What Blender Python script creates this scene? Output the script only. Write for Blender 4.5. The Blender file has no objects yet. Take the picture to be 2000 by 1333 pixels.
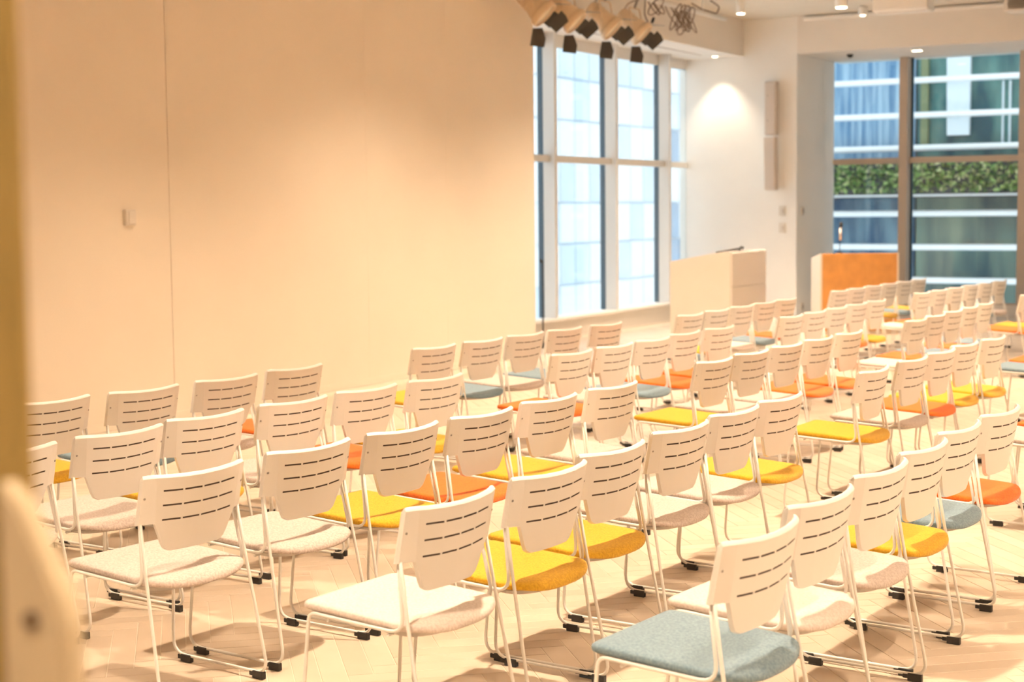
import bpy, bmesh, math, random
from mathutils import Vector, Matrix
random.seed(7)
sc = bpy.context.scene
COL = sc.collection
PI = math.pi

# ------------------------------------------------------------------ camera
EYE = Vector((0.0, 0.0, 1.6253))
RX = Vector((0.86887987, 0.49491888, -0.01015281))
UP = Vector((-0.03273494, 0.07791017, 0.99642282))
FW = Vector((-0.49393947, 0.86543937, -0.08389572))
cd = bpy.data.cameras.new('camera')
cam = bpy.data.objects.new('camera', cd)
COL.objects.link(cam)
BK = -FW
cam.matrix_world = Matrix(((RX.x, UP.x, BK.x, EYE.x), (RX.y, UP.y, BK.y, EYE.y), (RX.z, UP.z, BK.z, EYE.z), (0, 0, 0, 1)))
cd.sensor_fit = 'HORIZONTAL'
cd.sensor_width = 36.0
cd.lens = 36.0 * 3080.3 / 2000.0
cd.clip_start = 0.05
cd.clip_end = 300
cd.dof.use_dof = True
cd.dof.focus_distance = 6.0
cd.dof.aperture_fstop = 3.4
sc.camera = cam

# ------------------------------------------------------------------ world, exposure
w = bpy.data.worlds.new('overcast_sky')
sc.world = w
w.use_nodes = True
wb = w.node_tree.nodes['Background']
wb.inputs[0].default_value = (0.88, 0.95, 1.0, 1)
wb.inputs[1].default_value = 1.4
sc.view_settings.view_transform = 'Standard'
sc.view_settings.look = 'None'
sc.view_settings.exposure = 0.5
sc.view_settings.gamma = 1.0
sc.view_settings.use_curve_mapping = False
WARM = (1.0, 0.77, 0.56)
SPOT_W = 700.0
sc.cycles.use_light_tree = False
sc.cycles.max_bounces = 6
sc.cycles.diffuse_bounces = 4
sc.cycles.use_adaptive_sampling = True
sc.cycles.adaptive_threshold = 0.03
sc.cycles.glossy_bounces = 3
sc.cycles.transmission_bounces = 4
sc.cycles.transparent_max_bounces = 12
sc.cycles.caustics_reflective = False
sc.cycles.caustics_refractive = False

# ------------------------------------------------------------------ materials
def mat(name, col, rough=0.5, metal=0.0, noise=0.0, scale=20.0, bump=0.0, bscale=200.0, spec=0.5, col2=None, emit=None, estr=0.0, sheen=0.0):
    m = bpy.data.materials.new(name)
    m.use_nodes = True
    nt = m.node_tree
    b = nt.nodes['Principled BSDF']
    b.inputs['Base Color'].default_value = (*col, 1)
    b.inputs['Roughness'].default_value = rough
    b.inputs['Metallic'].default_value = metal
    b.inputs['Specular IOR Level'].default_value = spec
    if sheen:
        b.inputs['Sheen Weight'].default_value = sheen
    tc = nt.nodes.new('ShaderNodeTexCoord')
    if noise or col2:
        n = nt.nodes.new('ShaderNodeTexNoise')
        n.inputs['Scale'].default_value = scale
        n.inputs['Detail'].default_value = 4
        r = nt.nodes.new('ShaderNodeValToRGB')
        c2 = col2 or tuple(max(0, c * (1 - noise)) for c in col)
        r.color_ramp.elements[0].position = 0.35
        r.color_ramp.elements[1].position = 0.65
        r.color_ramp.elements[0].color = (*c2, 1)
        r.color_ramp.elements[1].color = (*col, 1)
        nt.links.new(tc.outputs['Object'], n.inputs['Vector'])
        nt.links.new(n.outputs['Fac'], r.inputs['Fac'])
        nt.links.new(r.outputs['Color'], b.inputs['Base Color'])
    if bump:
        n2 = nt.nodes.new('ShaderNodeTexNoise')
        n2.inputs['Scale'].default_value = bscale
        n2.inputs['Detail'].default_value = 3
        bp = nt.nodes.new('ShaderNodeBump')
        bp.inputs['Strength'].default_value = bump
        bp.inputs['Distance'].default_value = 0.002
        nt.links.new(tc.outputs['Object'], n2.inputs['Vector'])
        nt.links.new(n2.outputs['Fac'], bp.inputs['Height'])
        nt.links.new(bp.outputs['Normal'], b.inputs['Normal'])
    if emit:
        b.inputs['Emission Color'].default_value = (*emit, 1)
        b.inputs['Emission Strength'].default_value = estr
    return m

def glass_mat(name, tint, refl=0.03, rough=0.0):
    m = bpy.data.materials.new(name)
    m.use_nodes = True
    nt = m.node_tree
    nt.nodes.clear()
    o = nt.nodes.new('ShaderNodeOutputMaterial')
    t = nt.nodes.new('ShaderNodeBsdfTransparent')
    t.inputs[0].default_value = (*tint, 1)
    g = nt.nodes.new('ShaderNodeBsdfGlossy')
    g.inputs['Roughness'].default_value = rough
    lw = nt.nodes.new('ShaderNodeLayerWeight')
    lw.inputs[0].default_value = 0.5
    pw = nt.nodes.new('ShaderNodeMath'); pw.operation = 'POWER'; pw.inputs[1].default_value = 5.0
    nt.links.new(lw.outputs['Facing'], pw.inputs[0])
    fr = nt.nodes.new('ShaderNodeMath'); fr.operation = 'MULTIPLY_ADD'; fr.inputs[1].default_value = 0.9; fr.inputs[2].default_value = refl
    nt.links.new(pw.outputs[0], fr.inputs[0])
    mx = nt.nodes.new('ShaderNodeMixShader')
    nt.links.new(fr.outputs[0], mx.inputs[0])
    nt.links.new(t.outputs[0], mx.inputs[1])
    nt.links.new(g.outputs[0], mx.inputs[2])
    nt.links.new(mx.outputs[0], o.inputs[0])
    return m

def fabric(name, c1, c2):
    m = mat(name, c1, rough=0.95, col2=c2, scale=130, bump=0.6, bscale=420, spec=0.15, sheen=0.25)
    return m

M = {}
M['shell'] = mat('white_chair_plastic', (0.82, 0.80, 0.77), rough=0.42, bump=0.05, bscale=900)
M['steel'] = mat('white_powder_coated_steel', (0.84, 0.82, 0.78), rough=0.35)
M['dark'] = mat('slot_shade', (0.045, 0.028, 0.02), rough=0.8)  # shade inside the backrest holes, given as a dark colour
M['black'] = mat('black_rubber', (0.018, 0.018, 0.018), rough=0.55)
M['screw'] = mat('grey_screw', (0.35, 0.32, 0.3), rough=0.4, metal=0.6)
M['pan'] = mat('seat_underside', (0.55, 0.52, 0.48), rough=0.6)
M['beige'] = fabric('beige_fabric', (0.63, 0.55, 0.50), (0.46, 0.38, 0.34))
M['cream'] = fabric('cream_fabric', (0.74, 0.66, 0.60), (0.60, 0.51, 0.46))
M['yellow'] = fabric('yellow_fabric', (0.72, 0.42, 0.028), (0.56, 0.30, 0.012))
M['orange'] = fabric('orange_fabric', (0.84, 0.19, 0.02), (0.66, 0.12, 0.012))
M['blue'] = fabric('blue_grey_fabric', (0.24, 0.34, 0.40), (0.14, 0.22, 0.28))
M['wall'] = mat('warm_white_wall', (0.80, 0.755, 0.70), rough=0.7, noise=0.03, scale=3)
M['panel'] = mat('cream_wall_panel', (0.80, 0.72, 0.61), rough=0.55, noise=0.03, scale=1.5)
M['white'] = mat('white_paint', (0.88, 0.86, 0.83), rough=0.6, noise=0.02, scale=5)
M['ceil'] = mat('ceiling_paint', (0.74, 0.69, 0.61), rough=0.8, noise=0.04, scale=4)
M['frame'] = mat('pale_grey_window_frame', (0.72, 0.71, 0.69), rough=0.4)
M['frame2'] = mat('taupe_window_frame', (0.50, 0.43, 0.37), rough=0.4)
M['cap'] = mat('dark_blue_gasket', (0.01, 0.06, 0.11), rough=0.5)
M['glass'] = glass_mat('window_glass', (0.93, 0.97, 0.98))
M['clear'] = glass_mat('partition_glass', (0.985, 0.985, 0.975), refl=0.02)
M['post'] = mat('olive_brown_wood', (0.42, 0.29, 0.085), rough=0.6, noise=0.2, scale=6)
M['handle'] = mat('pale_wood', (0.82, 0.68, 0.45), rough=0.5, noise=0.15, scale=8)
M['oak'] = mat('orange_oak', (0.66, 0.30, 0.075), rough=0.45, noise=0.18, scale=7)
M['oakside'] = mat('pale_laminate', (0.72, 0.62, 0.50), rough=0.5)
M['lamp'] = mat('cream_lamp_housing', (0.70, 0.55, 0.38), rough=0.45)
M['lens'] = mat('lamp_lens', (0.9, 0.8, 0.6), rough=0.2)
M['door'] = mat('black_barn_door', (0.03, 0.03, 0.028), rough=0.6)
M['bluefilter'] = mat('blue_grey_barn_door', (0.16, 0.24, 0.33), rough=0.4)
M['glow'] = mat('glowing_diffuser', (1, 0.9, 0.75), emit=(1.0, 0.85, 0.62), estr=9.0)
M['cable'] = mat('brown_cable', (0.16, 0.10, 0.06), rough=0.6)
M['plastic'] = mat('off_white_plastic', (0.72, 0.67, 0.60), rough=0.4)
M['speaker'] = mat('pale_grey_speaker', (0.60, 0.53, 0.47), rough=0.6)
M['grille'] = mat('dark_grille', (0.10, 0.08, 0.05), rough=0.7)
M['louver'] = mat('white_louvre', (0.92, 0.94, 0.96), rough=0.35)

def floor_mat():
    m = bpy.data.materials.new('pale_oak_planks')
    m.use_nodes = True
    nt = m.node_tree
    b = nt.nodes['Principled BSDF']
    b.inputs['Roughness'].default_value = 0.42
    oi = nt.nodes.new('ShaderNodeObjectInfo')
    geo = nt.nodes.new('ShaderNodeNewGeometry')
    tc = nt.nodes.new('ShaderNodeTexCoord')
    n = nt.nodes.new('ShaderNodeTexNoise')
    n.inputs['Scale'].default_value = 9
    n.inputs['Detail'].default_value = 6
    nt.links.new(geo.outputs['Position'], n.inputs['Vector'])
    # tone of the single plank
    add = nt.nodes.new('ShaderNodeMath'); add.operation = 'ADD'
    nt.links.new(oi.outputs['Random'], add.inputs[0])
    nt.links.new(geo.outputs['Random Per Island'], add.inputs[1])
    fr = nt.nodes.new('ShaderNodeMath'); fr.operation = 'FRACT'
    nt.links.new(add.outputs[0], fr.inputs[0])
    mul = nt.nodes.new('ShaderNodeMath'); mul.operation = 'MULTIPLY_ADD'
    mul.inputs[1].default_value = 0.45
    nt.links.new(fr.outputs[0], mul.inputs[0])
    m2 = nt.nodes.new('ShaderNodeMath'); m2.operation = 'MULTIPLY'
    m2.inputs[1].default_value = 0.55
    nt.links.new(n.outputs['Fac'], m2.inputs[0])
    nt.links.new(m2.outputs[0], mul.inputs[2])
    r = nt.nodes.new('ShaderNodeValToRGB')
    r.color_ramp.elements[0].position = 0.15
    r.color_ramp.elements[1].position = 0.85
    r.color_ramp.elements[0].color = (0.50, 0.405, 0.31, 1)
    r.color_ramp.elements[1].color = (0.63, 0.53, 0.42, 1)
    nt.links.new(mul.outputs[0], r.inputs['Fac'])
    nt.links.new(r.outputs['Color'], b.inputs['Base Color'])
    return m
M['plank'] = floor_mat()
M['joint'] = mat('pale_floor_joint', (0.72, 0.64, 0.53), rough=0.6)

# ------------------------------------------------------------------ helpers
def tag(o, label=None, cat=None, group=None, kind=None):
    if label: o['label'] = label
    if cat: o['category'] = cat
    if group: o['group'] = group
    if kind: o['kind'] = kind
    return o

def obj(name, bm, m, parent=None, smooth=False):
    me = bpy.data.meshes.new(name)
    bm.to_mesh(me)
    bm.free()
    if smooth:
        me.polygons.foreach_set('use_smooth', [True] * len(me.polygons))
    me.materials.append(M[m] if isinstance(m, str) else m)
    o = bpy.data.objects.new(name, me)
    COL.objects.link(o)
    if parent: o.parent = parent
    return o

def share(name, src, parent, loc=(0, 0, 0), rot=None, scale=None):
    o = bpy.data.objects.new(name, src.data)
    COL.objects.link(o)
    o.parent = parent
    o.location = loc
    if rot: o.rotation_euler = rot
    if scale: o.scale = scale
    return o

def empty(name, loc=(0, 0, 0), rz=0.0):
    o = bpy.data.objects.new(name, None)
    o.empty_display_size = 0.1
    COL.objects.link(o)
    o.location = loc
    o.rotation_euler = (0, 0, rz)
    return o

def bx(bm, x0, x1, y0, y1, z0, z1, bev=0.0, mtx=None):
    vs = [bm.verts.new(Vector(v)) for v in ((x0, y0, z0), (x1, y0, z0), (x1, y1, z0), (x0, y1, z0), (x0, y0, z1), (x1, y0, z1), (x1, y1, z1), (x0, y1, z1))]
    fs = [bm.faces.new([vs[i] for i in f]) for f in ((3, 2, 1, 0), (4, 5, 6, 7), (0, 1, 5, 4), (1, 2, 6, 5), (2, 3, 7, 6), (3, 0, 4, 7))]
    if bev:
        es = list({e for f in fs for e in f.edges})
        r = bmesh.ops.bevel(bm, geom=es, offset=bev, segments=2, affect='EDGES', profile=0.5)
        vs = list({v for f in r['faces'] for v in f.verts})
    if mtx:
        for v in vs: v.co = mtx @ v.co
    return bm

def box(name, m, parent, *a, **k):
    return obj(name, bx(bmesh.new(), *a, **k), m, parent)

def fillet(pts, rad, seg=5):
    out = [Vector(pts[0])]
    for i in range(1, len(pts) - 1):
        p, a, b = Vector(pts[i]), Vector(pts[i - 1]), Vector(pts[i + 1])
        u, v = (a - p), (b - p)
        lu, lv = u.length, v.length
        u.normalize(); v.normalize()
        ang = u.angle(v)
        r = rad[i] if isinstance(rad, (list, tuple)) else rad
        d = min(r / math.tan(ang / 2), lu * 0.49, lv * 0.49)
        s, e = p + u * d, p + v * d
        for k in range(seg + 1):
            t = k / seg
            out.append(s * (1 - t) ** 2 + p * 2 * t * (1 - t) + e * t * t)
    out.append(Vector(pts[-1]))
    return out

def tube(bm, pts, r, n=8, cap=True, closed=False):
    pts = [Vector(p) for p in pts]
    rings = []
    prev = None
    L = len(pts)
    for i, p in enumerate(pts):
        if closed:
            t = (pts[(i + 1) % L] - pts[i - 1]).normalized()
        else:
            t = (pts[min(i + 1, L - 1)] - pts[max(i - 1, 0)]).normalized()
        if prev is None:
            a = Vector((0, 0, 1)) if abs(t.z) < 0.9 else Vector((1, 0, 0))
            prev = t.cross(a).normalized()
        nrm = (prev - t * prev.dot(t)).normalized()
        prev = nrm
        bn = t.cross(nrm)
        rr = r[i] if isinstance(r, (list, tuple)) else r
        rings.append([bm.verts.new(p + (nrm * math.cos(2 * PI * k / n) + bn * math.sin(2 * PI * k / n)) * rr) for k in range(n)])
    m = L if closed else L - 1
    for i in range(m):
        A, B = rings[i], rings[(i + 1) % L]
        for k in range(n):
            f = bm.faces.new((A[k], A[(k + 1) % n], B[(k + 1) % n], B[k]))
            f.smooth = True
    if cap and not closed:
        bm.faces.new(list(reversed(rings[0])))
        bm.faces.new(rings[-1])
    bm.normal_update()
    return bm

def lathe(bm, prof, n=20, mtx=None):
    rings = []
    for r, z in prof:
        ring = []
        for k in range(n):
            v = Vector((r * math.cos(2 * PI * k / n), r * math.sin(2 * PI * k / n), z))
            ring.append(bm.verts.new(mtx @ v if mtx else v))
        rings.append(ring)
    for A, B in zip(rings, rings[1:]):
        for k in range(n):
            bm.faces.new((A[k], A[(k + 1) % n], B[(k + 1) % n], B[k])).smooth = True
    bm.faces.new(list(reversed(rings[0])))
    bm.faces.new(rings[-1])
    return bm

def prism(bm, poly, y0, y1, axis='y'):
    # poly: (x, z) outline
    def P(a, b, t):
        return (a, t, b) if axis == 'y' else ((t, a, b) if axis == 'x' else (a, b, t))
    A = [bm.verts.new(P(a, b, y0)) for a, b in poly]
    B = [bm.verts.new(P(a, b, y1)) for a, b in poly]
    n = len(poly)
    bm.faces.new(A)
    bm.faces.new(list(reversed(B)))
    for i in range(n):
        bm.faces.new((A[i], B[i], B[(i + 1) % n], A[(i + 1) % n]))
    bmesh.ops.recalc_face_normals(bm, faces=bm.faces[:])
    return bm

# ------------------------------------------------------------------ the room
XW = -8.40      # face of the long wall
YE = 21.49      # face of the end wall
ZC = 4.27       # ceiling
XG = -9.29      # glass plane of the side windows
YG = 23.12      # glass plane of the end windows
XR = 4.2        # right wall
YB = -3.2       # behind the camera

# floor: joints underneath, herringbone planks on top
fl = box('floor', 'joint', None, XG - 0.1, XR, YB, YG + 0.1, -0.12, -0.0022)
fl['kind'] = 'structure'
PW, PN = 0.092, 6
GAP = 0.0016
def plank_verts(L, W):
    c = 0.0012
    x, y = L / 2 - GAP, W / 2 - GAP
    lo = [(-x, -y, -0.004), (x, -y, -0.004), (x, y, -0.004), (-x, y, -0.004)]
    mi = [(-x, -y, -c), (x, -y, -c), (x, y, -c), (-x, y, -c)]
    hi = [(-x + c, -y + c, 0), (x - c, -y + c, 0), (x - c, y - c, 0), (-x + c, y - c, 0)]
    fs = [(8, 9, 10, 11)]
    for a in (0, 4):
        for i in range(4):
            fs.append((a + i, a + (i + 1) % 4, a + 4 + (i + 1) % 4, a + 4 + i))
    return lo + mi + hi, fs
PV, PF = plank_verts(PW * PN, PW)
ROT = math.radians(41.5)
cR, sR = math.cos(ROT), math.sin(ROT)
planks = []
n = PN
span = int(28 / PW)
for j in range(-14, 15):
    for k in range(-span, span):
        for kind in (0, 1):
            if kind == 0: px, py, a = (k + n / 2 + 2 * n * j) * PW, (k + 0.5) * PW, 0.0
            else: px, py, a = (k + 0.5 + 2 * n * j) * PW, (k + 1 + n / 2) * PW, PI / 2
            X, Y = px * cR - py * sR - 2.0, px * sR + py * cR + 10.0
            lo_x = XG + 0.3 if Y > 15.3 else XW + 0.3
            if not (lo_x < X < XR - 0.3 and YB + 0.3 < Y < (YG - 0.3 if X > -7.3 else YE - 0.3)): continue
            d = Vector((X, Y, 0)) - EYE
            z = d.dot(FW)
            big = -1
            if z > 1:
                u, v = 3080.3 * d.dot(RX) / z, -3080.3 * d.dot(UP) / z
                if abs(u) < 1010 and abs(v) < 690: big = 1 / z
            planks.append((big, X, Y, a + ROT))
planks.sort(key=lambda t: -t[0])
me = bpy.data.meshes.new('plank')
me.from_pydata(PV, [], PF)
me.materials.append(M['plank'])
for b, X, Y, a in planks[:300]:
    o = bpy.data.objects.new('plank', me)
    COL.objects.link(o)
    o.parent = fl
    o.location = (X, Y, 0)
    o.rotation_euler = (0, 0, a)
V, F = [], []
for b, X, Y, a in planks[300:]:
    ca, sa = math.cos(a), math.sin(a)
    o = len(V)
    V += [(X + x * ca - y * sa, Y + x * sa + y * ca, z) for x, y, z in PV]
    F += [tuple(i + o for i in f) for f in PF]
me = bpy.data.meshes.new('plank_field')
me.from_pydata(V, [], F)
me.materials.append(M['plank'])
o = bpy.data.objects.new('plank_field', me)
COL.objects.link(o)
o.parent = fl
o['kind'] = 'stuff'

def struct(name, m, *a, **k):
    o = box(name, m, None, *a, **k)
    o['kind'] = 'structure'
    return o
struct('ceiling', 'ceil', XG - 0.1, XR, YB, YG + 0.3, ZC, ZC + 0.2)
wl = struct('wall_left', 'panel', XW - 0.25, XW - 0.03, YB, 15.23, 0, ZC)
seams = [YB, -1.31, 1.36, 4.03, 6.70, 9.37, 12.04, 13.42, 15.25]
for i in range(len(seams) - 1):
    g0, g1 = (0.003 if abs(seams[i] - 9.37) < 0.1 else 0.0008), (0.003 if abs(seams[i + 1] - 9.37) < 0.1 else 0.0008)
    box('panel', 'panel', wl, XW - 0.03, XW, seams[i] + g0, seams[i + 1] - g1, 0.0, ZC)
struct('wall_right', 'wall', XR, XR + 0.2, YB, YG + 0.3, 0, ZC)
struct('wall_back', 'wall', XG - 0.1, XR, YB - 0.2, YB, 0, ZC)
we = struct('wall_far', 'white', XG - 0.1, -7.6, YE, YG + 0.02, 0, ZC)
struct('wall_soffit', 'wall', -7.6, XR, YE, YG + 0.3, 3.755, ZC)
struct('wall_bulkhead', 'wall', XG - 0.1, XW, 15.25, YE, 3.755, ZC)
struct('wall_side', 'wall', XG - 0.12, XG + 0.10, 15.25, YE, 0, 0.235)
struct('wall_return', 'wall', XG - 0.12, XW - 0.25, 15.13, 15.25, 0, ZC)
struct('wall_end', 'wall', -7.6, XR, YG - 0.05, YG + 0.15, 0, 0.17)
struct('trim_1', 'white', XG - 0.02, XG + 0.19, 15.25, YE, 0.235, 0.272, bev=0.006)
struct('trim_2', 'white', -7.5, XR, YE - 0.07, YE, 4.20, 4.25, bev=0.01)
struct('trim_3', 'frame', XG - 0.06, XG - 0.002, 15.25, YE, 3.61, 3.755)
slot = struct('trim_4', 'frame2', -8.83, -8.80, 16.2, 20.9, 3.748, 3.754)
struct('trim_5', 'frame2', -7.6, XR, YG - 0.03, YG + 0.03, 0.17, 0.2)
struct('baseboard_left', 'panel', XW, XW + 0.012, 0.9, 15.24, 0.0, 0.06)

# side window: mullions, transoms, outside caps and panes
w1 = empty('window_1', (XG, 18.4, 0.27)); w1['kind'] = 'structure'
def wbox(name, m, root, x0, x1, y0, y1, z0, z1, bev=0.0):
    L = root.location
    return box(name, m, root, x0 - L.x, x1 - L.x, y0 - L.y, y1 - L.y, z0 - L.z, z1 - L.z, bev=bev)
MY = [15.38, 17.09, 18.80, 20.51]
for y in MY:
    wbox('mullion', 'frame', w1, XG, XG + 0.165, y, y + 0.065, 0.272, 3.755, bev=0.004)
    wbox('gasket', 'cap', w1, XG - 0.075, XG - 0.012, y + 0.004, y + 0.05, 0.272, 3.61)
ends = [15.25] + MY + [YE]
for i in range(len(ends) - 1):
    y0 = ends[i] + (0.065 if i else 0)
    y1 = ends[i + 1]
    if y1 - y0 < 0.1: continue
    wbox('transom', 'frame', w1, XG, XG + (0.09 if i < 4 else 0.015), y0, y1, 2.185, 2.27, bev=0.004)
    wbox('pane', 'glass', w1, XG - 0.011, XG - 0.003, y0, y1, 0.272, 2.185)
    wbox('pane', 'glass', w1, XG - 0.011, XG - 0.003, y0, y1, 2.27, 3.61)

# end window
w2 = empty('window_2', (-4.0, YG, 0.2)); w2['kind'] = 'structure'
MX = [-6.556 + 1.70 * i for i in range(7)]
for x in MX:
    wbox('mullion', 'frame2', w2, x, x + 0.125, YG - 0.2, YG, 0.2, 3.755, bev=0.004)
    wbox('gasket', 'cap', w2, x + 0.125, x + 0.15, YG - 0.012, YG + 0.05, 0.2, 3.755)
ex = [-7.6] + MX + [XR]
for i in range(len(ex) - 1):
    x0 = ex[i] + (0.125 if i else 0)
    x1 = ex[i + 1]
    wbox('transom', 'frame2', w2, x0, x1, YG - (0.10 if i else 0.02), YG, 2.225, 2.31, bev=0.004)
    wbox('pane', 'glass', w2, x0, x1, YG + 0.003, YG + 0.011, 0.2, 2.225)
    wbox('pane', 'glass', w2, x0, x1, YG + 0.003, YG + 0.011, 2.31, 3.755)

# glazed partition the picture is taken through, with its door edge at the left
d1 = empty('door_1', (-0.84, 0.785, 0)); d1['kind'] = 'structure'
def dbox(name, m, x0, x1, y0, y1, z0, z1, bev=0.0):
    return box(name, m, d1, x0 + 0.84, x1 + 0.84, y0 - 0.785, y1 - 0.785, z0, z1, bev=bev)
dbox('door_stile', 'post', -0.93, -0.854, 0.765, 0.805, 0.0, ZC, 0.004)
dbox('glass_pane', 'clear', -0.854, 2.6, 0.788, 0.794, 0.02, ZC)
dbox('glass_pane', 'clear', XW, -0.93, 0.788, 0.794, 0.02, ZC)
hb = bmesh.new()
prism(hb, [(-0.012, 0.70), (0.050, 0.70), (0.050, 1.345), (0.044, 1.365), (0.026, 1.395), (0.008, 1.425), (-0.012, 1.44)], -0.020, 0.0)
bmesh.ops.bevel(hb, geom=hb.edges[:], offset=0.003, segments=2, affect='EDGES')
hd = obj('door_handle', hb, 'handle', d1)
kb = bmesh.new()
lathe(kb, [(0.006, 0.0), (0.006, 0.004)], n=14, mtx=Matrix.Translation((0.020, -0.020, 1.345)) @ Matrix.Rotation(PI / 2, 4, 'X'))
obj('screw', kb, 'cable', hd)
dbox('door_stile', 'post', 2.6, 2.68, 0.765, 0.815, 0.0, ZC, 0.004)

# ------------------------------------------------------------------ chairs
HC, HB = 0.779, 0.2305
def back_plan(y):
    a = abs(y)
    c = 0.178
    if a < c: return 0.0278 + 0.024 * (1 - (a / c) ** 2)
    return 0.0278 - 0.53 * (a - c)
def back_x(y, z):
    return back_plan(y) - (HC - z) * 0.20
def back_n(y):
    d = (back_plan(y + 0.004) - back_plan(y - 0.004)) / 0.008
    return Vector((1, -d, 0.20)).normalized()
def shell_mesh():
    bm = bmesh.new()
    T = 0.017
    dash, gap = 0.0745, 0.0075
    dx = []
    s = -(4 * dash + 3 * gap) / 2
    for i in range(4):
        dx += [s, s + dash]
        s += dash + gap
    cols = [-0.186] + dx + [0.186]
    slots = []
    zs = [HC, HC - 0.004, HC - 0.013, HC - 0.026]
    for zc in (HC - 0.056, HC - 0.105, HC - 0.154):
        zs += [zc + 0.0029, zc - 0.0029]
    zs += [0.612, 0.595, 0.57, 0.545, 0.525, 0.516, 0.512]
    slot_rows = [4, 6, 8]
    def hwc(z):
        if z >= 0.612: return 1.0 - (HC - z) * 0.35
        t = (0.612 - z) / (0.612 - 0.512)
        return (1.0 - 0.167 * 0.35) * (1 - 0.27 * t) - 0.13 * (max(0, t - 0.80) / 0.20) ** 2
    wing = [0.186, 0.208, HB - 0.006, HB]
    grid = {}
    def vert(key, y, z, off):
        k = (key, off)
        if k not in grid:
            x = back_x(y, z)
            nx = back_n(y)
            lip = 0.0
            if not off:
                if key[1] == 0: lip = 0.012
                elif key[1] == 1: lip = 0.0065
                if key[0] == 'w' and abs(key[2]) == 3: lip = max(lip, 0.010)
            p = Vector((x, y, z)) - nx * (T if off else lip)
            grid[k] = bm.verts.new(p)
        return grid[k]
    cells = []
    def colpos(r, c):
        z = zs[r]
        y = cols[c] * hwc(z)
        if r <= 10: z -= 0.007 * max(0.0, 1 - (y / 0.186) ** 2)
        return y, z
    for r in range(len(zs) - 1):
        for c in range(len(cols) - 1):
            if r in slot_rows and c % 2 == 1: continue
            cells.append([(('c', r, c)), ('c', r, c + 1), ('c', r + 1, c + 1), ('c', r + 1, c)])
    pos = {}
    for r in range(len(zs)):
        for c in range(len(cols)): pos['c', r, c] = colpos(r, c)
        z = zs[r]
        if z >= 0.611:
            for sgn in (-1, 1):
                base = 0.186 * hwc(z)
                for q in (1, 2, 3):
                    full = base + (HB - base) * (0.45, 0.86, 1.0)[q - 1]
                    zz = z
                    if r == 0: zz = z - (0, 0.002, 0.010)[q - 1]
                    if r == 1: zz = z - (0, 0.0018, 0.009)[q - 1]
                    if r == 2: zz = z - (0, 0.001, 0.006)[q - 1]
                    if q == 3 and r == 0: full -= 0.004
                    pos['w', r, sgn * q] = (sgn * full, zz)
                pos['w', r, 0 if sgn < 0 else 100] = colpos(r, 0 if sgn < 0 else len(cols) - 1)
    for r in range(len(zs) - 1):
        if zs[r + 1] < 0.611: continue
        for sgn in (-1, 1):
            prev = ('c', r, 0 if sgn < 0 else len(cols) - 1), ('c', r + 1, 0 if sgn < 0 else len(cols) - 1)
            for q in (1, 2, 3):
                a, b = ('w', r, sgn * q), ('w', r + 1, sgn * q)
                cells.append([prev[0], a, b, prev[1]] if sgn > 0 else [a, prev[0], prev[1], b])
                prev = a, b
    ec = {}
    for cell in cells:
        for i in range(4):
            a, b = cell[i], cell[(i + 1) % 4]
            ec.setdefault(frozenset((a, b)), []).append((a, b))
    for cell in cells:
        f = bm.faces.new([vert(k, *pos[k], 0) for k in reversed(cell)]); f.smooth = True
        f = bm.faces.new([vert(k, *pos[k], 1) for k in cell]); f.smooth = True
    for e, l in ec.items():
        if len(l) == 1:
            a, b = l[0]
            bm.faces.new((vert(a, *pos[a], 0), vert(b, *pos[b], 0), vert(b, *pos[b], 1), vert(a, *pos[a], 1)))
    bm.normal_update()
    bmesh.ops.recalc_face_normals(bm, faces=bm.faces[:])
    for e in bm.edges:
        if len(e.verts) == 2 and all(abs(abs(v.co.y) - 0.18) < 0.009 for v in e.verts) and abs(e.verts[0].co.z - e.verts[1].co.z) > 0.004: e.smooth = False
        if len(e.link_faces) == 2 and e.link_faces[0].normal.angle(e.link_faces[1].normal, 0) > 0.7: e.smooth = False
    # dark strips inside the slots, standing in for the shade of the holes
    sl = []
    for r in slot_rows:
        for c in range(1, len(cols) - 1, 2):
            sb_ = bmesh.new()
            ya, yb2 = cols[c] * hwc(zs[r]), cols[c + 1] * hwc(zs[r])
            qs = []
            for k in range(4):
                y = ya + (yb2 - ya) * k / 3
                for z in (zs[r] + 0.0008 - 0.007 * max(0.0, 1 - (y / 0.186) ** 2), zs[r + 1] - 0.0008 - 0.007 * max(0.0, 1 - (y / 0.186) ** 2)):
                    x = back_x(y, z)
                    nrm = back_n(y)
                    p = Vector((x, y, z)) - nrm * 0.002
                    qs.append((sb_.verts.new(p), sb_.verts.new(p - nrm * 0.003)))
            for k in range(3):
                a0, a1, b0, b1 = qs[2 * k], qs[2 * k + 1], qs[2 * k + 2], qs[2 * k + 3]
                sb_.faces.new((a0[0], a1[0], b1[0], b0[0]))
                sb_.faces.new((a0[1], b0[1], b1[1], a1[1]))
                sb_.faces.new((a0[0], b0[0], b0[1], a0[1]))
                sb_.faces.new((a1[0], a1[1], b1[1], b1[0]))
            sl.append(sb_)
    return bm, sl

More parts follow.
